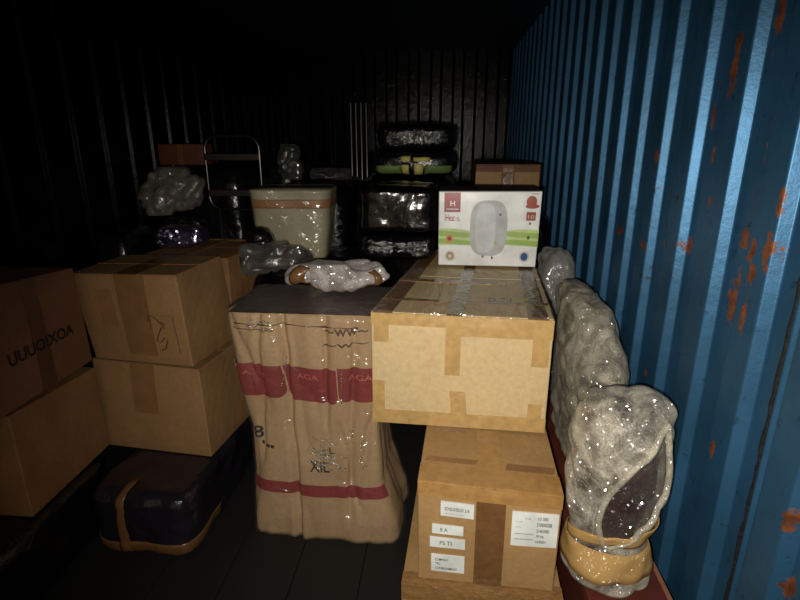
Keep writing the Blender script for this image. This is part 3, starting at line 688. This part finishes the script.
# bubble-wrapped item on the sack
q0 = pix(342, 290, Z=.94)
Q_, LQ = bale('wrapped_parcel', 'small bubble-wrapped parcel with brown tape lying on the sack', (-.40, 1.93, .945), (.40, .17, .10), CORE_M, n=3, m=2.2, amp=.045, fs=10, amp2=.012, fs2=18, seed=43, part='contents')
LQ.body(Q_, bubblewrap('bubble_parcel', .35, .75, (200, 190, 186)), 'bubble_wrap', 90, 50, off=.006)
LQ.band(Q_, 'tape', TAPE_D, R(222), R(238), .2, .72, .010); LQ.band(Q_, 'tape', TAPE_D, R(312), R(322), .2, .7, .010)
# cream tub with tape
M_CREAM = plain('cream_plastic', (152, 144, 114), .5, bump=(6, .3, .02))
pc = pix(291, 250, Y=2.38)
kp = [(0, .0, 0, .0, .155, .13), (.5, 0, 0, .155, .178, .14), (.93, 0, 0, .302, .188, .15), (.965, 0, 0, .312, .191, .153), (1, 0, 0, .318, .188, .151)]
def fP(v):
    for a, b in zip(kp, kp[1:]):
        if v <= b[0] or b is kp[-1]:
            t = max(0, min(1, (v - a[0]) / (b[0] - a[0]))); r = [a[i] + (b[i] - a[i]) * t for i in range(1, 6)]
            return (pc.x + r[0], 2.50 + r[1], .962 + r[2], r[3], r[4], 6.0)
P_ = thing('storage_tub', 'cream wrapped tub with brown tape round its rim, behind the kraft sack', 'tub', (pc.x, 2.50, .962))
LP = Loft(fP, rot=4, amp=.006, fs=8, amp2=.001, seed=51)
LP.body(P_, M_CREAM, 'tub_body', 90, 30); LP.band(P_, 'tape', plain('tape_amber', (140, 92, 38), .45), R(0), R(360), .74, .86, .004, nu=90)
LP.body(P_, clearfilm('tub_film', .06, .04, (9, 9, 16)), 'stretch_film', 110, 40, off=.008)
db = pix(262, 240, Y=2.26)
bale('wrapped_ball', 'small dark wrapped lump in front of the cream tub', (db.x, 2.25, .962), (.13, .13, .17), BLACKP3, n=2.2, m=2.2, amp=.014, fs=12, seed=52)
fb = pix(268, 268, Y=2.1)
_, L_ = bale('plastic_bag', 'crumpled clear plastic bag behind the sack below the cream tub', (fb.x + .03, 2.10, .962), (.30, .12, .12), BLACKP3, n=3, m=2.6, amp=.05, fs=12, amp2=.015, seed=53, cat='bag', part='contents')
L_.body(_, FILM2, 'film', 64, 40, off=.006)
# black bales left of the white box
x0, x1 = pix(362, 262, Y=2.2).x, pix(436, 262, Y=2.2).x
bale('wrapped_parcel', 'low black crinkled parcel beside the white appliance box', ((x0 + x1) / 2 - .005, 2.36, 1.0), (x1 - x0, .34, .11), BLACKP2, n=8, m=5, amp=.010, fs=12, amp2=.006, fs2=34, seed=61, nu=90)
bale('wrapped_parcel', 'black film-wrapped parcel stacked on the crinkled one beside the white box', ((x0 + x1) / 2 - .005, 2.38, 1.113), (x1 - x0 + .01,   .36, .20), BLACKP, n=9, m=9, amp=.012, fs=8, seed=62, nu=90)
# far bales carrying the back row
GB = 'dark bales in the back rows'
bale('wrapped_bale', 'tall black bale behind the black parcels, carrying the green-trimmed bag', (-.22, 3.45, 0), (.62, .95, 1.285), BLACKP, n=7, m=9, seed=71, group=GB)
bale('wrapped_bale', 'tall black bale behind the white box, carrying a taped carton', (.36, 3.20, 0), (.48, .75, 1.13), BLACKP, n=7, m=9, seed=72, group=GB)
bale('wrapped_bale', 'tall black bale at the left wall, carrying the small red-brown carton', (-1.38, 3.25, 0), (.48, .62, 1.355), BLACKP3, n=7, m=9, seed=73, group=GB)
bale('wrapped_bale', 'tall dark bale farthest back along the left wall', (-1.32, 3.95, 0), (.60, .64, 1.385), BLACKP3, n=7, m=9, seed=74, group=GB)
bm_, LBM = bale('wrapped_bale', 'tall black bale behind the cream tub', (-.765, 3.45, 0), (.42, .90, 1.26), BLACKP2, n=7, m=9, seed=75, group=GB)
bale('wrapped_bale', 'black bale in the last row near the middle of the back wall', (-.35, 4.55, 0), (.80, .9, 1.40), BLACKP, n=7, m=9, seed=76, group=GB)
# clear film bunches over the middle bale
y_ = 3.25
for (px, py, ww, hh, lb) in ((290, 150, .12, .06, 'crumpled silvery film lump on the far bale behind the cream tub'), (330, 178, .20, .07, 'crinkled dark film roll lying above the cream tub')):
    q = pix(px, py, Y=y_)
    t, L_ = bale('film_bunch', lb, (q.x, y_, 1.268), (ww, .2, max(.06, q.z + hh / 2 - 1.268)), BLACKP3, n=3.5, m=3, amp=.06, fs=9, amp2=.02, fs2=20, seed=px, cat='plastic film', part='contents')
    L_.body(t, FILM2, 'film', 64, 40, off=.006)
# bag with green and yellow trim, and a black bag on it
q0, q1 = pix(368, 188, Y=3.05), pix(456, 188, Y=3.05)
gb, LG = bale('wrapped_bag', 'dark bag with green and yellow stripes in the back row', ((q0.x + q1.x) / 2, 3.3, 1.295), (q1.x - q0.x, .5, .15), BLACKP3, n=5, m=4, amp=.01, seed=81, cat='bag')
GRN = plain('trim_green', (96, 120, 60), .5); YEL = plain('trim_yellow', (196, 180, 96), .5)
for (a, b, v0, v1, mt) in ((228, 256, .28, .46, GRN), (257, 266, .26, .48, YEL), (273, 284, .28, .5, YEL), (286, 318, .3, .46, GRN), (256, 268, .56, .66, YEL), (272, 292, .56, .64, YEL)):
    LG.band(gb, 'stripe', mt, R(a), R(b), v0, v1, .004)
bale('wrapped_bag', 'black shiny bag on top of the green-striped bag', ((q0.x + q1.x) / 2 + .02, 3.3, 1.445), (q1.x - q0.x - .04, .45, .14), BLACKP2, n=5, m=5, amp=.008, seed=82, cat='bag')
# taped carton behind the white box
q0, q1 = pix(476, 168, Y=2.95), pix(541, 168, Y=2.95)
hv = Hex((q0.x, 2.95, 1.14), (q1.x - q0.x, .40, pix(508, 165, Y=2.95).z - 1.14), 0, bulge=.003, seed=19)
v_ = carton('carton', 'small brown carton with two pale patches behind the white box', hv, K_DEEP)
hv.slab(v_, 'paper_patch', K_BROWN, 'front', .0, .40, .30, .84, .0016); hv.slab(v_, 'paper_patch', K_BROWN, 'front', .60, .98, .30, .84, .0016); hv.slab(v_, 'tape', TAPE_D, 'front', .42, .58, 0, 1, .0016)
# red-brown carton far left
q0, q1 = pix(158, 150, Y=2.99), pix(203, 150, Y=2.99)
hr = Hex((q0.x, 2.99, 1.362), (q1.x - q0.x, .13, .112), 0, bulge=.003, seed=22)
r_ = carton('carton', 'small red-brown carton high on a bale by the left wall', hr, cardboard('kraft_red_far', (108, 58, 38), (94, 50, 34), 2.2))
hr.slab(r_, 'tape', TAPE_D, 'front', .44, .56, 0, 1, .0016)
# white plastic bag at the left
q = pix(166, 190, Y=2.60)
bale('wrapped_parcel', 'dark limp parcel on the tall carton under the whitish bag', (q.x + .045, 2.665, .996), (.22, .12, .125), BLACKP3, n=4, m=4, amp=.008, seed=95)
wbag, LWB = bale('plastic_bag', 'whitish crumpled plastic bag high on the left behind the carton stack', (q.x, 2.66, 1.124), (.32, .16, .24), plain('milky_plastic', (104, 98, 95), .3, bump=(16, .9, .03)), n=2.6, m=2.4, amp=.07, fs=7, amp2=.025, fs2=16, seed=91, cat='bag', part='bag_body', nu=90, nv=60)
LWB.body(wbag, FILM2, 'film', 80, 50, off=.006)
# purple sequinned parcel on the tall carton
q0, q1 = pix(155, 240, Y=2.42), pix(203, 240, Y=2.42)
m_pur, nt, bs, out = newmat('purple_sequins'); tc = N(nt, 'ShaderNodeTexCoord')
bs.inputs['Base Color'].default_value = lin((40, 34, 62)); bs.inputs['Roughness'].default_value = .4
g, vv_ = sparkle(nt, tc, 85, 1.4, .15); g.inputs[0].default_value = (.8, .78, 1, 1); mx = N(nt, 'ShaderNodeMixShader'); mx.inputs[0].default_value = .35
nt.links.new(bs.outputs[0], mx.inputs[1]); nt.links.new(g.outputs[0], mx.inputs[2]); nt.links.new(mx.outputs[0], out.inputs[0])
bale('wrapped_parcel', 'glittering purple-blue parcel on top of the tall brown carton', ((q0.x + q1.x) / 2, 2.46, .994), (q1.x - q0.x, .14, .105), m_pur, n=4, m=3.5, amp=.012, fs=12, seed=92)
bale('wrapped_parcel', 'tall dark limp bale between the left wall and the tall brown carton', (-1.545, 2.40, .0), (.18, .30, 1.09), BLACKP3, n=5, m=9, amp=.012, seed=94)

# tubular frame
CHROME = plain('chrome_tube', (110, 104, 98), .3, 1.0); DARKBAR = plain('dark_bar', (34, 24, 23), .5)
yf = 2.84
tr, bl = pix(258, 136, Y=yf), pix(211, 209, Y=yf)
fr = thing('tubular_frame', 'chrome tubular frame with rounded corners and two dark slats behind the tub', 'frame', ((tr.x + bl.x) / 2, yf, 0))
xa, xb, za, zb, rr = bl.x, tr.x, bl.z, tr.z, .07
pts = []
for (cx, cz, a0) in ((xb - rr, zb - rr, 0), (xa + rr, zb - rr, 90), (xa + rr, za + rr, 180), (xb - rr, za + rr, 270)):
    for k in range(9): a = R(a0 + k * 90 / 8); pts.append((cx + rr * math.cos(a), yf, cz + rr * math.sin(a)))
link('tube_loop', tube_mesh('tube_loop', local(fr, pts), .0075, 10, True), CHROME, fr, True)
for py in (157, 193):
    z = pix(235, py, Y=yf).z; link('slat', box_mesh('slat', xa - fr.location.x, xb - fr.location.x, -.012, .012, z - .018, z + .018, .004), DARKBAR, fr)
for x in (xa + .05, xb - .05):
    link('leg', tube_mesh('leg', local(fr, [(x, yf, .0), (x, yf, za + .002)]), .009, 10), DARKBAR, fr, True)
# ridged metal post
yp = 4.02; p0 = pix(352, 160, Y=yp); p1 = pix(367, 160, Y=yp)
po = thing('metal_bar_bundle', 'tall bundle of shiny upright metal bars in front of the back wall', 'metal bars', ((p0.x + p1.x) / 2, yp, 0))
BAR = plain('bright_steel', (190, 186, 180), .38, .5)
for k in range(4):
    x = p0.x + (p1.x - p0.x) * k / 3 - po.location.x
    link('bar', tube_mesh('bar', [(x, 0, .0), (x, 0, .6), (x, 0, 1.2), (x, 0, pix(358, 103, Y=yp).z)], .0045, 12), BAR, po, True)
for z in (.4, 1.1): link('clip', box_mesh('clip', p0.x - po.location.x - .01, p1.x - po.location.x + .01, -.012, .012, z, z + .02, .002), DARKBAR, po)
# leaf-like paper scrap stuck to the wall
sc = pix(679, 150, X=XR + .034)
v = [(0, -.025, .02), (0, -.005, .035), (0, .02, .01), (0, .022, -.012), (0, .012, -.03), (0, -.006, -.012), (0, -.024, -.004)]
bm = bmesh.new(); vv = [bm.verts.new(p) for p in v]; fc = bm.faces.new(vv); r = bmesh.ops.extrude_face_region(bm, geom=[fc]); [setattr(q, 'co', q.co + Vector((-.002, 0, 0))) for q in r['geom'] if isinstance(q, bmesh.types.BMVert)]
bmesh.ops.recalc_face_normals(bm, faces=bm.faces[:]); me = bpy.data.meshes.new('paper_scrap'); bm.to_mesh(me); bm.free()
o = link('paper_scrap', me, plain('yellow_scrap', (176, 160, 84), .6)); o.location = sc + Vector((-.001, 0, 0)); tag(o, 'torn yellowish paper scrap stuck to the blue wall', 'paper scrap')
